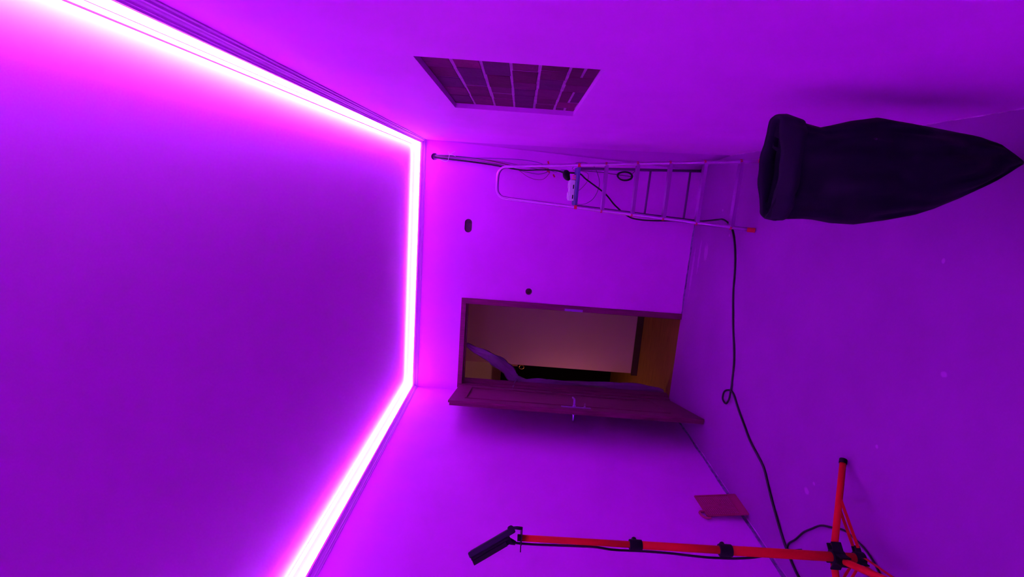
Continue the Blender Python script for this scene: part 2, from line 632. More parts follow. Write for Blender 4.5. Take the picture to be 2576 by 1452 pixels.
# leaf body: panel with raised stiles and rails either side (recess makes the long groove)
box(bm, (0, -TH + 0.004, z0), (LW, -0.004, z1), M4=LM)
for (ya, yb) in ((-0.004, 0.0), (-TH, -TH + 0.004)):
    box(bm, (0, ya, z0), (0.13, yb, z1), M4=LM)
    box(bm, (LW - 0.13, ya, z0), (LW, yb, z1), M4=LM)
    box(bm, (0.13, ya, z0), (LW - 0.13, yb, z0 + 0.22), M4=LM)
    box(bm, (0.13, ya, z1 - 0.11), (LW - 0.13, yb, z1), M4=LM)
# rebated edge
box(bm, (LW, -0.018, z0), (LW + 0.013, 0.0, z1 + 0.010), M4=LM)
box(bm, (0, -0.018, z1), (LW, 0.0, z1 + 0.010), M4=LM)
leaf = finish('door_leaf', bm, M['redwood'], door, bevel=0.0015)
# bead around the panel
bm = bmesh.new()
for (ya, yb) in ((-0.004, 0.006),):
    a0, a1, b0, b1 = 0.13, LW - 0.13, z0 + 0.22, z1 - 0.11
    t = 0.012
    box(bm, (a0, ya, b0), (a0 + t, yb, b1), M4=LM)
    box(bm, (a1 - t, ya, b0), (a1, yb, b1), M4=LM)
    box(bm, (a0, ya, b0), (a1, yb, b0 + t), M4=LM)
    box(bm, (a0, ya, b1 - t), (a1, yb, b1), M4=LM)
bead = finish('panel_bead', bm, M['redwood'], leaf, bevel=0.002)
bead.matrix_parent_inverse = leaf.matrix_world.inverted() @ Matrix.Translation(-Vector(door.location)) if False else bead.matrix_parent_inverse


def sub(o, parent_part, root):
    """parent to a part whose world matrix is the identity"""
    o.parent = parent_part
    o.matrix_parent_inverse = Matrix.Identity(4)
    return o


sub(bead, leaf, door)
bm = bmesh.new()
sx, sz = LW - 0.075, 1.03
plate = []
box(bm, (sx - 0.019, 0.0, sz - 0.135), (sx + 0.019, 0.006, sz + 0.105), M4=LM)
box(bm, (sx - 0.019, -TH - 0.006, sz - 0.135), (sx + 0.019, -TH, sz + 0.105), M4=LM)
sub(finish('lock_plate', bm, M['steel'], None, bevel=0.0025), leaf, door)['label'] = 'pale metal lock plate'
bm = bmesh.new()
for s in (1, -1):
    y0_ = 0.004 if s > 0 else -TH - 0.004
    pts = [(sx, y0_, sz), (sx, y0_ + s * 0.045, sz), (sx - 0.012, y0_ + s * 0.058, sz), (sx - 0.05, y0_ + s * 0.062, sz + 0.003), (sx - 0.12, y0_ + s * 0.058, sz + 0.002)]
    pth = [LM @ v for v in smooth_path(pts, 5)]
    tube(bm, pth, [0.0085] * (len(pth) - 4) + [0.0080, 0.0078, 0.0074, 0.006], 12)
    tube(bm, [LM @ Vector((sx, y0_, sz)), LM @ Vector((sx, y0_ + s * 0.012, sz))], 0.014, 14)
hd = sub(finish('door_handle', bm, M['steel'], None, smooth=True), leaf, door)
hd['label'] = 'bright metal lever handle'
bm = bmesh.new()
tube(bm, [LM @ Vector((sx, 0.004, sz - 0.085)), LM @ Vector((sx, 0.014, sz - 0.085))], 0.009, 12)
box(bm, (sx - 0.010, 0.012, sz - 0.088), (sx + 0.010, 0.038, sz - 0.0855), M4=LM)
sub(finish('key', bm, M['steel'], None), leaf, door)
# ------------------------------------------------------------------ hall beyond the doorway
HY = YB + WT
slab('floor_hall', (-4.6, YB + 0.02, -0.10), (XR, 9.0, -0.001), M['hallfloor'], 'brown floorboards in the hall beyond the doorway', 'floor')
slab('ceiling_hall', (-4.6, HY, 2.55), (XR, 9.0, 2.65), M['hallwall'], 'hall ceiling beyond the doorway', 'ceiling')
slab('wall_hall', (-2.130, 5.80, 0), (XR, 5.90, 2.55), M['hallwall'], 'pale hall wall facing the open doorway', 'wall')
slab('baseboard_hall', (-2.150, 5.778, 0), (XR, 5.7995, 0.075), M['darkwood'], 'dark baseboard along the pale hall wall', 'baseboard')
slab('wall_far', (-4.6, 7.62, 0), (XR, 7.72, 2.55), M['farwall'], 'pale wall at the far end of the hall', 'wall')
slab('wall_hall_left', (-4.7, HY, 0), (-4.6, 7.72, 2.55), M['hallwall'], 'side wall of the hall, out of view', 'wall')
slab('wall_hall_right', (XR - 0.02, HY + 0.001, 0), (XR + 0.08, 7.72, 2.55), M['hallwall'], 'side wall of the hall to the right, out of view', 'wall')

bx = empty('wardrobe', (-2.9, 7.4, 0))
tag(bx, 'tall black wardrobe standing in the dark hall', 'wardrobe')
bm = bmesh.new()
box(bm, (-3.60, 7.26, 0.0), (-2.00, 7.60, 1.70))
finish('body', bm, M['blackwood'], bx, bevel=0.003)
for k in range(3):
    bm = bmesh.new()
    a = -3.595 + k * 0.5317
    box(bm, (a + 0.003, 7.242, 0.05), (a + 0.527, 7.2595, 1.685))
    finish('door', bm, M['blackwood'], bx, bevel=0.003)

# small brass ornament with a wooden board hung on the end of the hall wall
orn = empty('key_rack', (-2.137, 5.83, 1.5))
tag(orn, 'small brown board with a brass ring on the end of the hall wall', 'key rack')
bm = bmesh.new()
box(bm, (-2.152, 5.80, 1.475), (-2.1305, 5.86, 1.66))
finish('board', bm, mat('brown_board', (0.30, 0.12, 0.06), 0.5), orn, bevel=0.002)
bm = bmesh.new()
ringp = [Vector((-2.158 + 0.024 * math.cos(a), 5.80, 1.425 + 0.030 * math.sin(a))) for a in [2 * math.pi * k / 24 for k in range(24)]]
tube(bm, ringp, 0.004, 8, closed=True)
finish('ring', bm, M['brass'], orn, smooth=True)

# hall lamp, round the corner to the left
la = bpy.data.lights.new('hall_lamp', 'POINT')
la.color = (1.0, 0.40, 0.32)
la.energy = HALL_POWER
la.shadow_soft_size = 0.08
lo = bpy.data.objects.new('hall_lamp_light', la)
lo.location = (-2.85, 5.32, 0.85)
C.objects.link(lo)

# dust sheet gathered to the left jamb
bm = bmesh.new()
SY = YB + 0.155
pathc = [(-1.545, 2.02), (-1.600, 1.92), (-1.640, 1.80), (-1.690, 1.71), (-1.760, 1.62), (-1.835, 1.545), (-1.872, 1.49), (-1.884, 1.40),
         (-1.876, 1.25), (-1.872, 1.05), (-1.868, 0.8), (-1.866, 0.55), (-1.862, 0.3), (-1.868, 0.12), (-1.885, 0.02)]
wid = [0.020, 0.035, 0.050, 0.060, 0.062, 0.058, 0.050, 0.022, 0.030, 0.026, 0.032, 0.036, 0.042, 0.036, 0.02]
cp = smooth_path([(x, SY, z) for x, z in pathc], 8)
ww = []
for i in range(len(cp)):
    t = i / (len(cp) - 1) * (len(wid) - 1)
    k = min(int(t), len(wid) - 2)
    ww.append(wid[k] + (wid[k + 1] - wid[k]) * (t - k))
prev = None
NS = 22
for i, q in enumerate(cp):
    d = (cp[min(i + 1, len(cp) - 1)] - cp[max(i - 1, 0)]).normalized()
    s = Vector((-d.z, 0, d.x))
    ring = []
    for k in range(NS):
        a = 2 * math.pi * k / NS
        rr = 1 + 0.28 * math.sin(3 * a + i * 0.22) + 0.16 * math.sin(7 * a - i * 0.31)
        ring.append(bm.verts.new(q + s * ww[i] * math.cos(a) * rr * 0.85 + Vector((0, 1, 0)) * min(ww[i], 0.03) * 0.8 * math.sin(a) * rr))
    if prev:
        for k in range(NS):
            bm.faces.new((prev[k], prev[(k + 1) % NS], ring[(k + 1) % NS], ring[k])).smooth = True
    else:
        bm.faces.new(ring)
    prev = ring
bm.faces.new(prev)
sheet = empty('dust_sheet', (-1.87, SY, 0))
tag(sheet, 'grey dust sheet gathered aside at the left side of the doorway', 'sheet')
finish('sheet', bm, M['sheet'], sheet, smooth=True)
bm = bmesh.new()
tube(bm, smooth_path([(-1.885, SY - 0.03, 1.50), (-1.90, SY - 0.05, 1.485), (-1.875, SY - 0.055, 1.47), (-1.855, SY - 0.035, 1.49), (-1.875, SY - 0.05, 1.51), (-1.90, SY - 0.16, 1.53), (-1.915, SY - 0.165, 1.55)], 5), 0.007, 8)
finish('knot', bm, M['sheet'], sheet, smooth=True)

# ------------------------------------------------------------------ flush boxes and holes in the back wall
def cup(name, pr_outer, depth, m, label, cat, extra=None):
    """thin-walled box let into the hole"""
    root = empty(name, (sum(x for x, z in pr_outer) / len(pr_outer), YB + depth, sum(z for x, z in pr_outer) / len(pr_outer)))
    tag(root, label, cat)
    bm = bmesh.new()
    cx, cz = root.location.x, root.location.z
    t = 0.0025
    n = len(pr_outer)

    def sh(k, dd):
        x, z = pr_outer[k]
        v = Vector((x - cx, z - cz))
        v = v * (1 - dd / v.length)
        return (cx + v.x, cz + v.y)
    A = [bm.verts.new((sh(k, 0.001)[0], YB + 0.003, sh(k, 0.001)[1])) for k in range(n)]
    B = [bm.verts.new((sh(k, 0.001)[0], YB + depth, sh(k, 0.001)[1])) for k in range(n)]
    A2 = [bm.verts.new((sh(k, t)[0], YB + 0.003, sh(k, t)[1])) for k in range(n)]
    B2 = [bm.verts.new((sh(k, t)[0], YB + depth - 0.003, sh(k, t)[1])) for k in range(n)]
    for k in range(n):
        j = (k + 1) % n
        bm.faces.new((A[k], A[j], B[j], B[k]))
        bm.faces.new((A2[k], A2[j], B2[j], B2[k]))
        bm.faces.new((A[k], A[j], A2[j], A2[k]))
    bm.faces.new(B)
    bm.faces.new(B2)
    finish('shell', bm, m, root)
    return root


pr_s = pr
rt = cup('wall_box', pr_s, 0.05, M['greybox'], 'double flush wall box without a cover, high between ladder and doorway', 'wall box')
bm = bmesh.new()
tube(bm, smooth_path([(SX + 0.02, YB + 0.045, SZ - 0.015), (SX + 0.035, YB + 0.02, SZ + 0.0), (SX + 0.01, YB + 0.008, SZ + 0.016), (SX - 0.02, YB + 0.012, SZ - 0.002), (SX - 0.03, YB + 0.04, SZ - 0.02)], 6), 0.003, 8)
finish('wire', bm, M['greywire'], rt, smooth=True)


def circ(x, z, r, n=28):
    return [(x + r * math.cos(2 * math.pi * k / n), z + r * math.sin(2 * math.pi * k / n)) for k in range(n)]


rt = cup('wall_box', circ(-0.933, 1.449, 0.0315), 0.05, M['greybox'], 'round flush wall box without a cover, beside the doorway', 'wall box')
bm = bmesh.new()
for (dx, dz) in ((-0.008, 0.006), (0.01, -0.004)):
    tube(bm, smooth_path([(-0.933 + dx, YB + 0.048, 1.449 + dz), (-0.933 + dx * 2, YB + 0.03, 1.449 + dz * 2), (-0.933 + dx, YB + 0.018, 1.449 - dz)], 5), 0.0028, 8)
finish('wire', bm, M['brownwire'], rt, smooth=True)

# ------------------------------------------------------------------ wires from the hole above the ladder
def wire(name, pts, r, m, label, cat='wire', group=None, n=8, seg=8):
    bm = bmesh.new()
    tube(bm, smooth_path(pts, n), r, seg)
    return tag(finish(name, bm, m, smooth=True), label, cat, group)


hx, hy, hz_ = 0.227, YB, 2.381
wire('electric_wire', [(hx - .006, hy + .05, hz_), (hx - .008, hy - .01, hz_ - .02), (0.214, hy - .02, 2.30), (0.205, hy - .025, 2.10), (0.190, hy - .03, 1.86), (0.168, hy - .035, 1.66), (0.165, hy - .045, 1.56), (0.175, hy - .06, 1.45), (0.180, hy - .10, 1.30), (0.150, hy - .30, 1.235)],
     0.0058, M['blackcable'], 'thick black cable hanging from the hole in the top corner', 'cable')
wire('electric_wire', [(hx + .008, hy + .05, hz_ + .004), (hx + .010, hy - .008, hz_ - .02), (0.242, hy - .012, 2.25), (0.240, hy - .016, 2.10), (0.226, hy - .02, 1.90), (0.200, hy - .025, 1.70), (0.190, hy - .03, 1.60), (0.196, hy - .03, 1.45), (0.190, hy - .04, 1.36)],
     0.0042, M['brownwire'], 'dark red wire, straightest of the bundle from the top corner hole', 'wire')
wire('electric_wire', [(hx + .012, hy + .05, hz_ + .006), (hx + .013, hy - .010, hz_ - .02), (0.245, hy - .018, 2.22), (0.238, hy - .02, 2.05), (0.245, hy - .022, 1.90), (0.252, hy - .025, 1.70), (0.250, hy - .028, 1.55), (0.232, hy - .03, 1.43), (0.205, hy - .035, 1.37)],
     0.0022, M['bluewire'], 'thin dark wire bowing furthest from the ladder rail', 'wire')
wire('electric_wire', [(hx + .004, hy + .05, hz_ + .010), (hx + .006, hy - .012, hz_ - .03), (0.236, hy - .02, 2.15), (0.232, hy - .022, 1.98), (0.224, hy - .022, 1.80), (0.206, hy - .025, 1.62), (0.188, hy - .03, 1.52), (0.180, hy - .03, 1.42), (0.196, hy - .035, 1.365)],
     0.0024, M['greywire'], 'thin grey wire in the middle of the bundle from the top corner hole', 'wire')
wire('electric_wire', [(hx - .002, hy + .05, hz_ - .006), (hx - .004, hy - .012, hz_ - .03), (0.219, hy - .02, 2.2), (0.208, hy - .022, 2.0), (0.190, hy - .03, 1.75), (0.160, hy - .03, 1.62), (0.143, hy - .03, 1.50), (0.143, hy - .03, 1.43), (0.165, hy - .03, 1.37), (0.190, hy - .035, 1.355)],
     0.0026, M['greywire'], 'thin grey wire looping below the ladder hoop', 'wire')
wire('electric_wire', [(hx, hy + .05, hz_ - .004), (hx, hy - .014, hz_ - .03), (0.226, hy - .022, 2.1), (0.205, hy - .022, 1.85), (0.170, hy - .03, 1.65), (0.115, hy - .03, 1.55), (0.092, hy - .03, 1.47), (0.100, hy - .03, 1.40), (0.150, hy - .035, 1.355), (0.182, hy - .035, 1.35)],
     0.0018, M['brownwire'], 'thin red wire making the widest loop below the ladder hoop', 'wire')
wire('electric_wire', [(0.182, hy - .03, 1.35), (0.170, hy - .03, 1.30), (0.190, hy - .04, 1.24), (0.185, hy - .12, 1.20)],
     0.0022, M['bluewire'], 'short dark wire joining the red connector to the plug', 'wire')
# loops hanging behind the first rungs
wire('electric_wire', [(0.200, hy - .20, 1.17), (0.255, hy - .05, 1.13), (0.268, hy - .02, 1.06), (0.255, hy - .02, 0.99), (0.215, hy - .02, 0.945), (0.10, hy - .02, 0.90), (-0.02, hy - .02, 0.93), (-0.085, hy - .02, 1.00), (-0.095, hy - .03, 1.08), (-0.055, hy - .15, 1.16)],
     0.0026, M['greywire'], 'thin grey wire in a wide loop on the wall behind the top rungs', 'wire')
wire('electric_wire', [(0.190, hy - .25, 1.17), (0.180, hy - .03, 1.02), (0.11, hy - .02, 1.01), (0.04, hy - .02, 1.06), (0.0, hy - .05, 1.12), (-0.005, hy - .3, 1.185)],
     0.0018, M['brownwire'], 'thin red wire in a small loop on the wall behind the top rungs', 'wire')
# connectors
def connector(loc, rot, label):
    root = empty('wire_connector', loc)
    tag(root, label, 'connector')
    R4 = Matrix.Translation(Vector(loc)) @ Matrix.Rotation(rot, 4, 'Y')
    bm = bmesh.new()
    box(bm, (-0.006, -0.005, -0.014), (0.006, 0.005, 0.014), M4=R4)
    finish('housing', bm, M['redplastic'], root, bevel=0.0015)
    bm = bmesh.new()
    box(bm, (-0.0045, -0.0065, -0.010), (0.0045, -0.0048, 0.004), M4=R4)
    finish('lever', bm, M['redplastic'], root)


connector((0.243, YB - 0.035, 1.368), 1.2, 'small red wire connector above the ladder rail')
connector((0.168, YB - 0.036, 1.362), 0.5, 'small red wire connector tucked just under the ladder rail')
connector((0.135, YB - 0.036, 1.310), 1.0, 'small red wire connector hanging lowest, near the plug')
# pale tie at the hole
bm = bmesh.new()
tube(bm, smooth_path([(0.222, YB - .006, 2.36), (0.205, YB - .02, 2.325), (0.192, YB - .026, 2.285), (0.197, YB - .03, 2.258), (0.222, YB - .03, 2.250), (0.252, YB - .028, 2.245), (0.278, YB - .026, 2.255)], 6), 0.0022, 6)
tube(bm, smooth_path([(0.245, YB - .03, 2.246), (0.262, YB - .03, 2.225), (0.282, YB - .03, 2.195)], 5), 0.0014, 6)
tube(bm, smooth_path([(0.250, YB - .03, 2.246), (0.252, YB - .03, 2.222), (0.240, YB - .03, 2.188)], 5), 0.0018, 6)
tag(finish('cable_tie', bm, M['whitewire'], smooth=True), 'pale tie looped round the cables just below their hole', 'cable tie')

# coil of cable on the wall behind the ladder
bm = bmesh.new()
rk = random.Random(5)
CX, CZ = 0.178, 0.682
path = []
for i in range(5 * 28):
    a = 2 * math.pi * i / 28
    tn = i / 28
    rx = 0.036 + 0.003 * math.sin(tn * 2.3)
    rz = 0.064 + 0.004 * math.cos(tn * 1.7)
    path.append((CX + rx * math.cos(a) + 0.002 * math.sin(tn * 5), YB - 0.008 - 0.0035 * tn - 0.004 * math.sin(a + tn), CZ + rz * math.sin(a) + 0.003 * math.cos(tn * 3)))
tube(bm, path, 0.0038, 7)
tube(bm, smooth_path([path[21], (0.188, YB - .01, 0.79), (0.196, YB - .008, 0.88), (0.197, YB - .008, 1.00), (0.20, YB - .008, 1.10)], 6), 0.0024, 6)
tube(bm, smooth_path([(0.152, YB - .018, 0.62), (0.185, YB - .03, 0.632), (0.225, YB - .02, 0.60)], 5), 0.0018, 6)
tag(finish('cable_coil', bm, M['blackcable'], smooth=True), 'coil of thin black cable hanging on the wall behind the ladder', 'cable coil')

# ------------------------------------------------------------------ step ladder
lad = empty('step_ladder', (0.06, 3.9, 0))
tag(lad, 'aluminium step ladder with red joints standing in the far corner', 'ladder')
Lr = lambda z: Vector((-0.158 + 0.078 * (z - 0.02) / 1.69, 3.357 + 0.36 * z, z))
Rr = lambda z: Vector((0.291 - 0.128 * (z - 0.02) / 1.71, 3.355 + 0.36 * z, z))
bm = bmesh.new()
pts = [Lr(0.03)] + [Lr(z) for z in (0.5, 1.0, 1.45, 1.68)]
hoop = [(-0.074, 3.977, 1.735), (-0.050, 3.988, 1.765), (-0.018, 3.993, 1.779), (0.05, 3.994, 1.782), (0.105, 3.993, 1.779), (0.138, 3.987, 1.762), (0.157, 3.977, 1.735)]
pts2 = [Rr(z) for z in (1.68, 1.45, 1.0, 0.5, 0.03)]
allp = [Vector(q) for q in pts] + [Vector(q) for q in hoop] + [Vector(q) for q in pts2]
tube(bm, smooth_path(allp, 6), 0.0125, 12)
finish('front_frame', bm, M['metal'], lad, smooth=True)
bm = bmesh.new()
ra, rb2 = Vector((-0.100, 4.00, 1.165)), Vector((-0.168, 4.490, 0.012))
rc, rd = Vector((0.190, 4.00, 1.150)), Vector((0.268, 4.490, 0.012))
tube(bm, [ra, rb2], 0.0115, 12)
tube(bm, [rc, rd], 0.0115, 12)
tube(bm, [ra, rc], 0.0095, 10)
finish('rear_frame', bm, M['dullmetal'], lad, smooth=False)
for z in (0.525, 0.135):
    t = (1.165 - z) / 1.153
    bm = bmesh.new()
    tube(bm, [ra.lerp(rb2, t), rc.lerp(rd, t)], 0.009, 10)
    finish('crossbar', bm, M['dullmetal'], lad)
# treads
for z in (0.150, 0.360, 0.572, 0.780, 0.989):
    a, b = Lr(z), Rr(z)
    bm = bmesh.new()
    sgn = Vector((0, 1, 0))
    for (ya, yb, za, zb) in ((-0.016, 0.030, -0.003, 0.0), (-0.018, -0.0145, -0.022, 0.0), (0.0275, 0.031, -0.022, 0.0), (0.006, 0.009, -0.014, 0.0)):
        v = []
        for P0 in (a, b):
            for (yy, zz) in ((ya, za), (yb, za), (yb, zb), (ya, zb)):
                v.append(bm.verts.new(P0 + Vector((0, yy, zz))))
        for f in ((0, 1, 2, 3), (7, 6, 5, 4), (0, 4, 5, 1), (1, 5, 6, 2), (2, 6, 7, 3), (3, 7, 4, 0)):
            bm.faces.new([v[i] for i in f])
    # ribs along the tread
    for yy in (-0.012, 0.002, 0.016, 0.026):
        tube(bm, [a + Vector((0, yy, 0.0)), b + Vector((0, yy, 0.0))], 0.0016, 6)
    finish('tread', bm, M['metal'], lad)
    for P0 in (a, b):
        bm = bmesh.new()
        s = -1 if P0 is a else 1
        tube(bm, [P0 + Vector((0, -0.0165, -0.006)), P0 + Vector((0, -0.010, -0.006))], 0.0085, 14)
        tube(bm, [P0 + Vector((s * 0.010, -0.002, -0.005)), P0 + Vector((s * 0.0165, -0.002, -0.005))], 0.0085, 14)
        finish('red_joint', bm, M['redplastic'], lad, bevel=0.002)
# platform
bm = bmesh.new()
a, b = Lr(1.185), Rr(1.185)
box(bm, (a.x + 0.012, 3.765, 1.160), (b.x - 0.012, 4.005, 1.178))
for yy in [3.775 + 0.02 * k for k in range(12)]:
    tube(bm, [(a.x + 0.014, yy, 1.1775), (b.x - 0.014, yy, 1.1775)], 0.0025, 6)
finish('platform', bm, mat('blue_grey_platform', (0.10, 0.10, 0.30), 0.45, metal=0.3), lad, bevel=0.003)
for P0 in (a, b):
    bm = bmesh.new()
    box(bm, (P0.x - 0.0145, 3.762, 1.160), (P0.x + 0.0145, 3.782, 1.182))
    finish('red_joint', bm, M['redplastic'], lad, bevel=0.002)
for P0 in (Lr(0.0), Rr(0.0)):
    bm = bmesh.new()
    v = []
    d = Vector((0, 0.36, 1)).normalized()
    tube(bm, [Vector((P0.x, P0.y, 0.001)) , Vector((P0.x, P0.y, 0.001)) + d * 0.050], [0.0165, 0.0150], 14)
    finish('foot', bm, M['redplastic'], lad, bevel=0.002)['label'] = 'red plastic foot'
for P0 in (rb2, rd):
    bm = bmesh.new()
    tube(bm, [Vector((P0.x, P0.y, 0.0005)), Vector((P0.x, P0.y - 0.012, 0.03))], 0.0140, 12)
    finish('foot', bm, M['black'], lad)

# things on the ladder platform
sk = empty('socket_block', (0.03, 3.87, 1.181))
tag(sk, 'white double socket block lying on the ladder platform', 'socket block')
bm = bmesh.new()
box(bm, (-0.060, 3.835, 1.1815), (0.095, 3.900, 1.226))
finish('housing', bm, M['white'], sk, bevel=0.005)
for x in (-0.022, 0.058):
    bm = bmesh.new()
    tube(bm, [(x, 3.868, 1.2262), (x, 3.868, 1.233)], 0.027, 24)
    finish('socket', bm, M['white'], sk, bevel=0.002)
for x in (-0.045, 0.03):
    bm = bmesh.new()
    box(bm, (x, 3.8315, 1.190), (x + 0.03, 3.8352, 1.198))
    finish('slot', bm, M['black'], sk)
pk = empty('adapter', (0.118, 3.87, 1.181))
tag(pk, 'small pinkish red adapter beside the socket block on the ladder', 'adapter')
bm = bmesh.new()
box(bm, (0.098, 3.835, 1.1815), (0.133, 3.885, 1.207))
finish('body', bm, mat('pink_plastic', (0.72, 0.15, 0.30), 0.5), pk, bevel=0.003)
bm = bmesh.new()
tube(bm, [(0.115, 3.834, 1.193), (0.115, 3.828, 1.193)], 0.005, 12)
finish('contact', bm, M['steel'], pk)
# black plug leaning upward over the block
pg = empty('plug', (0.125, 3.90, 1.207))
tag(pg, 'bulky black plug leaning at the right end of the ladder platform', 'plug')
bm = bmesh.new()
P = [(0.096, 3.862, 1.2265), (0.105, 3.87, 1.238), (0.122, 3.885, 1.250), (0.142, 3.90, 1.252), (0.150, 3.91, 1.247)]
pp = smooth_path(P, 6)
rr = [0.006 + 0.022 * math.sin(math.pi * min(1, (i + 1) / len(pp)) * 0.75) for i in range(len(pp))]
tube(bm, pp, rr, 16)
finish('body', bm, M['black'], pg, smooth=True)
bm = bmesh.new()
tube(bm, smooth_path([(0.148, 3.908, 1.246), (0.152, 3.925, 1.262), (0.154, 3.94, 1.285), (0.156, 3.96, 1.31)], 5), 0.004, 8)
finish('strain_relief', bm, M['black'], pg, smooth=True)

# ------------------------------------------------------------------ black extension cord
Q = [(0.150, 3.93, 1.235), (0.152, 3.99, 1.205), (0.150, 4.035, 1.13), (0.115, 4.20, 1.055), (0.015, 4.34, 0.87), (-0.085, 4.40, 0.755), (-0.170, 4.43, 0.625), (-0.190, 4.44, 0.53), (-0.190, 4.42, 0.41),
     (-0.178, 4.38, 0.25), (-0.160, 4.20, 0.10), (-0.13, 4.02, 0.012), (-0.119, 3.90, 0.008), (-0.145, 3.77, 0.008), (-0.190, 3.69, 0.008), (-0.296, 3.612, .008), (-0.45, 3.55, .008), (-0.632, 3.512, .008), (-0.85, 3.43, .008), (-1.05, 3.335, .008), (-1.22, 3.305, .008),
     (-1.287, 3.297, .010), (-1.345, 3.285, .018), (-1.39, 3.315, .020), (-1.385, 3.378, .018), (-1.335, 3.390, .012), (-1.300, 3.345, .008), (-1.286, 3.285, .007), (-1.302, 3.238, .007), (-1.356, 3.15, .008), (-1.42, 3.03, .008), (-1.471, 2.93, .008), (-1.51, 2.80, .008), (-1.539, 2.721, .008), (-1.60, 2.65, .008), (-1.658, 2.583, .008), (-1.748, 2.463, .008),
     (-1.815, 2.35, .008), (-1.855, 2.247, .008), (-1.878, 2.12, .008), (-1.88, 1.95, .008), (-1.85, 1.7, .008)]
wire('extension_cord', Q, 0.0066, M['blackcable'], 'long black cord running from the ladder across the floor with one small loop', 'cord', n=7)

# ------------------------------------------------------------------ black sack
bagroot = empty('sack', (0.19, 1.66, 0))
tag(bagroot, 'tall black sack with an open folded top standing by the right wall', 'sack')
# silhouette levels: (z, xmin, xmax, y half depth)
lev = [(0.000, 0.186, 0.206, 0.012), (0.045, 0.158, 0.225, 0.035), (0.107, 0.118, 0.252, 0.060), (0.19, 0.066, 0.268, 0.085), (0.27, 0.026, 0.276, 0.10),
       (0.33, 0.003, 0.282, 0.11), (0.41, -0.018, 0.291, 0.115), (0.493, -0.036, 0.299, 0.11), (0.56, -0.037, 0.286, 0.10), (0.62, -0.030, 0.268, 0.085),
       (0.655, -0.030, 0.259, 0.072), (0.70, -0.034, 0.268, 0.062), (0.735, -0.036, 0.279, 0.055), (0.760, -0.038, 0.288, 0.050)]
NB = 72
rbag = random.Random(11)


def ringpts(z, x0, x1, hy, cy=1.66, inset=0.0, ph=0.0, fold=1.0):
    cx, hx_ = (x0 + x1) / 2, (x1 - x0) / 2 - inset
    hy = hy - inset
    out = []
    for k in range(NB):
        a = 2 * math.pi * k / NB
        c, s = math.cos(a), math.sin(a)
        ex = 0.86
        x = hx_ * math.copysign(abs(c) ** ex, c)
        y = hy * math.copysign(abs(s) ** ex, s)
        wr_ = fold * (0.020 * math.sin(5 * a + 9 * z + ph) + 0.014 * math.sin(9 * a - 14 * z) + 0.012 * math.sin(3 * a + 21 * z + 1) )
        dd = wr_ * abs(s) * min(hy, 0.12) / 0.12
        out.append(Vector((cx + x, cy + y + math.copysign(dd, s) * (1 if s else 0), z)))
    return out


bm = bmesh.new()
R_ = []
zs = []
for i in range(len(lev) - 1):
    for k in range(4):
        t = k / 4
        L0, L1 = lev[i], lev[i + 1]
        zs.append(tuple(L0[j] + (L1[j] - L0[j]) * t for j in range(4)))
zs.append(lev[-1])
for L in zs:
    R_.append([bm.verts.new(v) for v in ringpts(*L)])
# rim rises and falls a little, then the inside goes down
rim = [v.co + Vector((0, 0, 0.012 * math.sin(2 * math.pi * k / NB * 2 + 0.6) + 0.010)) for k, v in enumerate(R_[-1])]
R_.append([bm.verts.new(v) for v in rim])
inn = ringpts(0.770, -0.030, 0.281, 0.046, inset=0.006)
R_.append([bm.verts.new(v + Vector((0, 0, 0.006 * math.sin(2 * math.pi * k / NB * 2 + 0.6)))) for k, v in enumerate(inn)])
for zz, ins in ((0.72, 0.012), (0.66, 0.014), (0.58, 0.016)):
    R_.append([bm.verts.new(v) for v in ringpts(zz, -0.026, 0.255, 0.055, inset=ins)])
for A, B in zip(R_[:-1], R_[1:]):
    for k in range(NB):
        bm.faces.new((A[k], A[(k + 1) % NB], B[(k + 1) % NB], B[k])).smooth = True
bm.faces.new(R_[0][::-1])
bm.faces.new(R_[-1])
finish('bag', bm, M['bag'], bagroot)
# folded-over cuff
bm = bmesh.new()
rr_ = []
for (z, x0, x1, hy, off) in ((0.722, -0.040, 0.281, 0.066, 0.0), (0.745, -0.0425, 0.287, 0.064, 0.0), (0.768, -0.0425, 0.293, 0.060, 0.0), (0.790, -0.040, 0.291, 0.054, 0), (0.798, -0.034, 0.284, 0.047, 0), (0.788, -0.030, 0.279, 0.042, 0), (0.755, -0.028, 0.275, 0.040, 0)):
    ring = []
    for k, v in enumerate(ringpts(z, x0, x1, hy, fold=0.7)):
        a = 2 * math.pi * k / NB
        zz = v.z
        # right corner stands higher, left corner droops
        zz += ((-0.012 + 0.012 * math.cos(a) + 0.010 * max(0, math.sin(a)) + 0.003 * math.sin(5 * a)) if z > 0.76 else 0.004 * math.sin(3 * a))
        ring.append(bm.verts.new((v.x, v.y, zz)))
    rr_.append(ring)
for A, B in zip(rr_[:-1], rr_[1:]):
    for k in range(NB):
        bm.faces.new((A[k], A[(k + 1) % NB], B[(k + 1) % NB], B[k])).smooth = True
cuff = finish('cuff', bm, mat('black_bag_cuff', (0.015, 0.003, 0.026), 0.55, bump=0.3, bscale=25, spec=0.15), bagroot)
so = cuff.modifiers.new('thick', 'SOLIDIFY')
so.thickness = 0.002

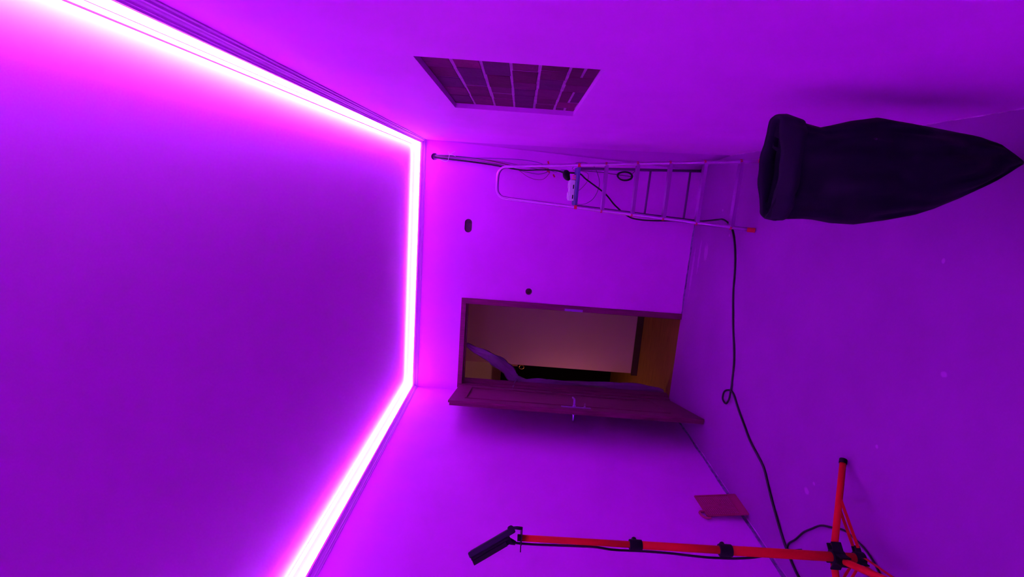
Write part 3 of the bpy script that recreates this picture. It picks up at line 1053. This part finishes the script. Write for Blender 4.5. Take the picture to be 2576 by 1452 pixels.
# ------------------------------------------------------------------ work light on orange tripod
wlr = empty('work_light', (-1.39, 1.8, 0))
tag(wlr, 'orange tripod work light with a black lamp head, cut off by the photo edge', 'work light')
PX, PY = -1.388, 1.800
top = Vector((-1.414, 1.800, 1.477))
base = Vector((PX, PY, 0.125))
PV = lambda z: base.lerp(top, (z - 0.125) / (1.477 - 0.125))
bm = bmesh.new()
tube(bm, [PV(0.075), PV(0.645)], 0.0185, 20)
finish('pole', bm, M['orange'], wlr)
bm = bmesh.new()
tube(bm, [PV(0.60), PV(1.02)], 0.0155, 20)
finish('pole', bm, M['orange'], wlr)
bm = bmesh.new()
tube(bm, [PV(0.98), PV(1.477)], 0.0128, 20)
finish('pole', bm, M['orange'], wlr)
for (z, r) in ((0.635, 0.0235), (1.005, 0.0205)):
    bm = bmesh.new()
    tube(bm, [PV(z - 0.026), PV(z + 0.026)], r, 20)
    box(bm, (PV(z).x - r * 1.15, PV(z).y - r * 0.6, z - 0.022), (PV(z).x - r * 0.4, PV(z).y + r * 0.6, z + 0.022))
    tube(bm, [(PV(z).x, PV(z).y + r * 0.8, z), (PV(z).x, PV(z).y + r + 0.016, z)], 0.011, 8)
    finish('clamp', bm, M['black'], wlr, bevel=0.002)
# hub: upper collar carries the legs, lower ring carries the braces
hubz, lowz = 0.178, 0.085
bm = bmesh.new()
tube(bm, [PV(hubz - 0.028), PV(hubz + 0.022)], 0.027, 20)
angs = [math.radians(47), math.radians(167), math.radians(287)]
for a in angs:
    d = Vector((math.cos(a), math.sin(a), 0))
    R4 = Matrix.Translation(PV(hubz) + d * 0.03) @ Matrix.Rotation(a, 4, 'Z')
    box(bm, (-0.012, -0.019, -0.026), (0.024, -0.012, 0.016), M4=R4)
    box(bm, (-0.012, 0.012, -0.026), (0.024, 0.019, 0.016), M4=R4)
finish('hub', bm, M['black'], wlr, bevel=0.002)
bm = bmesh.new()
tube(bm, [PV(lowz - 0.018), PV(lowz + 0.018)], 0.025, 20)
for a in angs:
    d = Vector((math.cos(a), math.sin(a), 0))
    R4 = Matrix.Translation(PV(lowz) + d * 0.03) @ Matrix.Rotation(a, 4, 'Z')
    box(bm, (-0.012, -0.012, -0.012), (0.016, -0.007, 0.012), M4=R4)
    box(bm, (-0.012, 0.007, -0.012), (0.016, 0.012, 0.012), M4=R4)
finish('collar', bm, M['black'], wlr, bevel=0.002)
LEGL = 0.405
for a in angs:
    d = Vector((math.cos(a), math.sin(a), 0))
    A = PV(hubz) + d * 0.042 + Vector((0, 0, -0.005))
    Bf = Vector((PX, PY, 0.018)) + d * LEGL
    bm = bmesh.new()
    tube(bm, [A, Bf], 0.0135, 16)
    lg = finish('leg', bm, M['orange'], wlr)
    bm = bmesh.new()
    u = (Bf - A).normalized()
    tube(bm, [Bf - u * 0.018, Bf + u * 0.004], 0.0165, 16)
    sub(finish('foot', bm, M['black'], None, bevel=0.002), lg, wlr)
    md = A.lerp(Bf, 0.50)
    side = Vector((-d.y, d.x, 0))
    bm = bmesh.new()
    B0 = PV(lowz) + d * 0.036
    for s in (-1, 1):
        m1, m2 = md + side * s * 0.015, B0 + side * s * 0.0145
        dd = (m2 - m1).normalized()
        nn = dd.cross(side).normalized()
        v = []
        for P0 in (m1, m2):
            for (p, q) in ((-0.0065, -0.001), (0.0065, -0.001), (0.0065, 0.001), (-0.0065, 0.001)):
                v.append(bm.verts.new(P0 + nn * p + side * q))
        for f in ((0, 1, 2, 3), (7, 6, 5, 4), (0, 4, 5, 1), (1, 5, 6, 2), (2, 6, 7, 3), (3, 7, 4, 0)):
            bm.faces.new([v[i] for i in f])
    tube(bm, [md - side * 0.0165, md + side * 0.0165], 0.004, 8)
    finish('brace', bm, M['orange'], wlr)

# lamp head: slab seen edge-on, tilted back
e1 = Vector((0.789, 0.614, 0.0))      # the head is swivelled, so its broad side lies along wv
wv = Vector((-0.614, 0.789, 0.0))
hc = Vector((-1.41, 1.80, 0.0))
E3 = lambda a, z, b=0.0: hc + e1 * a + wv * b + Vector((0, 0, z))
HA = E3(0.037, 1.516)
HB = E3(-0.0705, 1.691)
uv = (HB - HA).normalized()
nv = e1 * -0.852 + Vector((0, 0, -0.523))
HM = Matrix(((uv.x, wv.x, nv.x, HA.x), (uv.y, wv.y, nv.y, HA.y), (uv.z, wv.z, nv.z, HA.z), (0, 0, 0, 1)))
HL = (HB - HA).length
bm = bmesh.new()
box(bm, (0.0, -0.062, 0.0), (HL, 0.062, 0.024), M4=HM)
bd = finish('lamp_housing', bm, mat('grey_lamp_frame', (0.022, 0.012, 0.040), 0.5, spec=0.2), wlr, bevel=0.006, seg=3)
bm = bmesh.new()
box(bm, (0.030, -0.055, 0.0235), (HL - 0.003, 0.055, 0.034), M4=HM)
for k in range(9):
    yy = -0.050 + k * 0.0125
    box(bm, (0.052, yy - 0.002, 0.034), (HL - 0.004, yy + 0.002, 0.053), M4=HM)
finish('cooling_fins', bm, M['black'], wlr, bevel=0.002)
bm = bmesh.new()
box(bm, (0.014, -0.054, -0.0018), (HL - 0.012, 0.054, 0.001), M4=HM)
finish('lens', bm, M['lens'], wlr)
bm = bmesh.new()
box(bm, (0.030, -0.022, 0.0335), (0.052, 0.022, 0.052), M4=HM)
tube(bm, [E3(-0.012, 1.542), E3(-0.020, 1.518), E3(-0.024, 1.500)], [0.013, 0.012, 0.008], 14)
finish('cable_gland', bm, M['darkgrey'], wlr, bevel=0.002)
bm = bmesh.new()
for sd in (-1, 1):
    tube(bm, [E3(0.030, 1.523, sd * 0.066), E3(0.033, 1.500, sd * 0.066), E3(0.032, 1.480, sd * 0.066)], 0.006, 8)
    tube(bm, [E3(0.028, 1.525, sd * 0.058), E3(0.028, 1.525, sd * 0.074)], 0.012, 14)
    v = []
    for a, z in ((-0.006, 1.4785), (0.036, 1.4785), (0.036, 1.4815), (-0.006, 1.4815)):
        pass
for (a0, a1, b0, b1, z0_, z1_) in ((-0.030, 0.037, -0.070, 0.070, 1.4775, 1.4805),):
    v = [bm.verts.new(E3(a, z, b)) for a in (a0, a1) for b in (b0, b1) for z in (z0_, z1_)]
    for f in ((0, 1, 3, 2), (4, 6, 7, 5), (0, 4, 5, 1), (2, 3, 7, 6), (0, 2, 6, 4), (1, 5, 7, 3)):
        bm.faces.new([v[i_] for i_ in f])
finish('bracket', bm, M['darkgrey'], wlr)
bm = bmesh.new()
tube(bm, [(-1.4135, 1.80, 1.476), (-1.4135, 1.80, 1.494)], 0.0135, 8)
tube(bm, [E3(-0.010, 1.4785), E3(-0.056, 1.4785)], 0.0022, 8)
finish('wing_bolt', bm, M['black'], wlr)
# its cable: down the pole, under the clamps, then over the floor
cb = [(-1.427, 1.787, 1.512), (-1.430, 1.787, 1.485), (-1.436, 1.795, 1.42), (-1.436, 1.80, 1.33), (-1.432, 1.80, 1.24), (-1.430, 1.80, 1.17), (-1.436, 1.80, 1.10), (-1.435, 1.80, 1.04), (-1.433, 1.80, 1.0), (-1.432, 1.80, .95),
      (-1.432, 1.80, 0.86), (-1.436, 1.80, 0.77), (-1.438, 1.80, 0.70), (-1.436, 1.80, 0.635), (-1.432, 1.80, 0.58), (-1.432, 1.815, 0.50), (-1.44, 1.86, 0.38), (-1.50, 1.97, 0.22), (-1.62, 2.13, 0.10), (-1.74, 2.28, 0.03),
      (-1.80, 2.365, 0.008), (-1.76, 2.36, 0.008), (-1.70, 2.315, 0.008), (-1.622, 2.268, 0.008), (-1.56, 2.215, 0.008), (-1.50, 2.16, 0.008), (-1.457, 2.09, 0.008), (-1.411, 2.009, 0.008), (-1.400, 1.93, 0.008), (-1.403, 1.85, 0.008), (-1.437, 1.764, 0.008), (-1.50, 1.66, 0.008), (-1.60, 1.56, 0.008)]
bm = bmesh.new()
tube(bm, smooth_path(cb, 6), 0.0048, 8)
finish('power_cable', bm, M['blackcable'], wlr, smooth=True)

# ------------------------------------------------------------------ red paint-roller grid leaning on the left wall
pgd = empty('paint_grid', (-1.92, 2.92, 0))
tag(pgd, 'red plastic paint roller grid leaning against the left wall', 'paint grid')
ga, gb = Vector((-1.905, 3.005, 0.004)), Vector((-1.905, 2.800, 0.004))          # foot on the floor
gc, gd = Vector((XL + 0.012, 3.020, 0.262)), Vector((XL + 0.012, 2.815, 0.250))  # head on the wall
bm = bmesh.new()
gn = ((gb - ga).cross(gc - ga)).normalized()
NXg, NYg = 15, 20


def gp(u, v):
    return ga * (1 - u) * (1 - v) + gb * u * (1 - v) + gc * (1 - u) * v + gd * u * v


def bar(bm, A, B, wdt, th):
    d = (B - A).normalized()
    s = d.cross(gn).normalized()
    v = []
    for P0 in (A, B):
        for (p, q) in ((-wdt, -th), (wdt, -th), (wdt, th), (-wdt, th)):
            v.append(bm.verts.new(P0 + s * p + gn * q))
    for f in ((0, 1, 2, 3), (7, 6, 5, 4), (0, 4, 5, 1), (1, 5, 6, 2), (2, 6, 7, 3), (3, 7, 4, 0)):
        bm.faces.new([v[i] for i in f])


for i in range(1, NXg):
    bar(bm, gp(i / NXg, 0), gp(i / NXg, 1), 0.0034, 0.0013)
for j in range(1, NYg):
    bar(bm, gp(0, j / NYg), gp(1, j / NYg), 0.0034, 0.0013)
grid = finish('mesh_panel', bm, M['gridplastic'], pgd)
bm = bmesh.new()
for (A, B) in ((ga, gb), (gc, gd), (ga, gc), (gb, gd)):
    bar(bm, A, B, 0.005, 0.003)
bar(bm, gp(0, .10), gp(1, .10), 0.020, 0.0016)
finish('rim', bm, M['gridplastic'], pgd)
for u in (0.78,):
    bm = bmesh.new()
    A = gp(u, 1)
    e = (gd - gc).normalized()
    upv = (gd - gb).normalized()
    tube(bm, smooth_path([A, A + upv * 0.026, A + upv * 0.036 + e * 0.014, A + upv * 0.030 + e * 0.046, A + upv * 0.010 + e * 0.064, A + upv * -0.014 + e * 0.062], 5), 0.0075, 8)
    finish('hook', bm, M['gridplastic'], pgd, smooth=True)
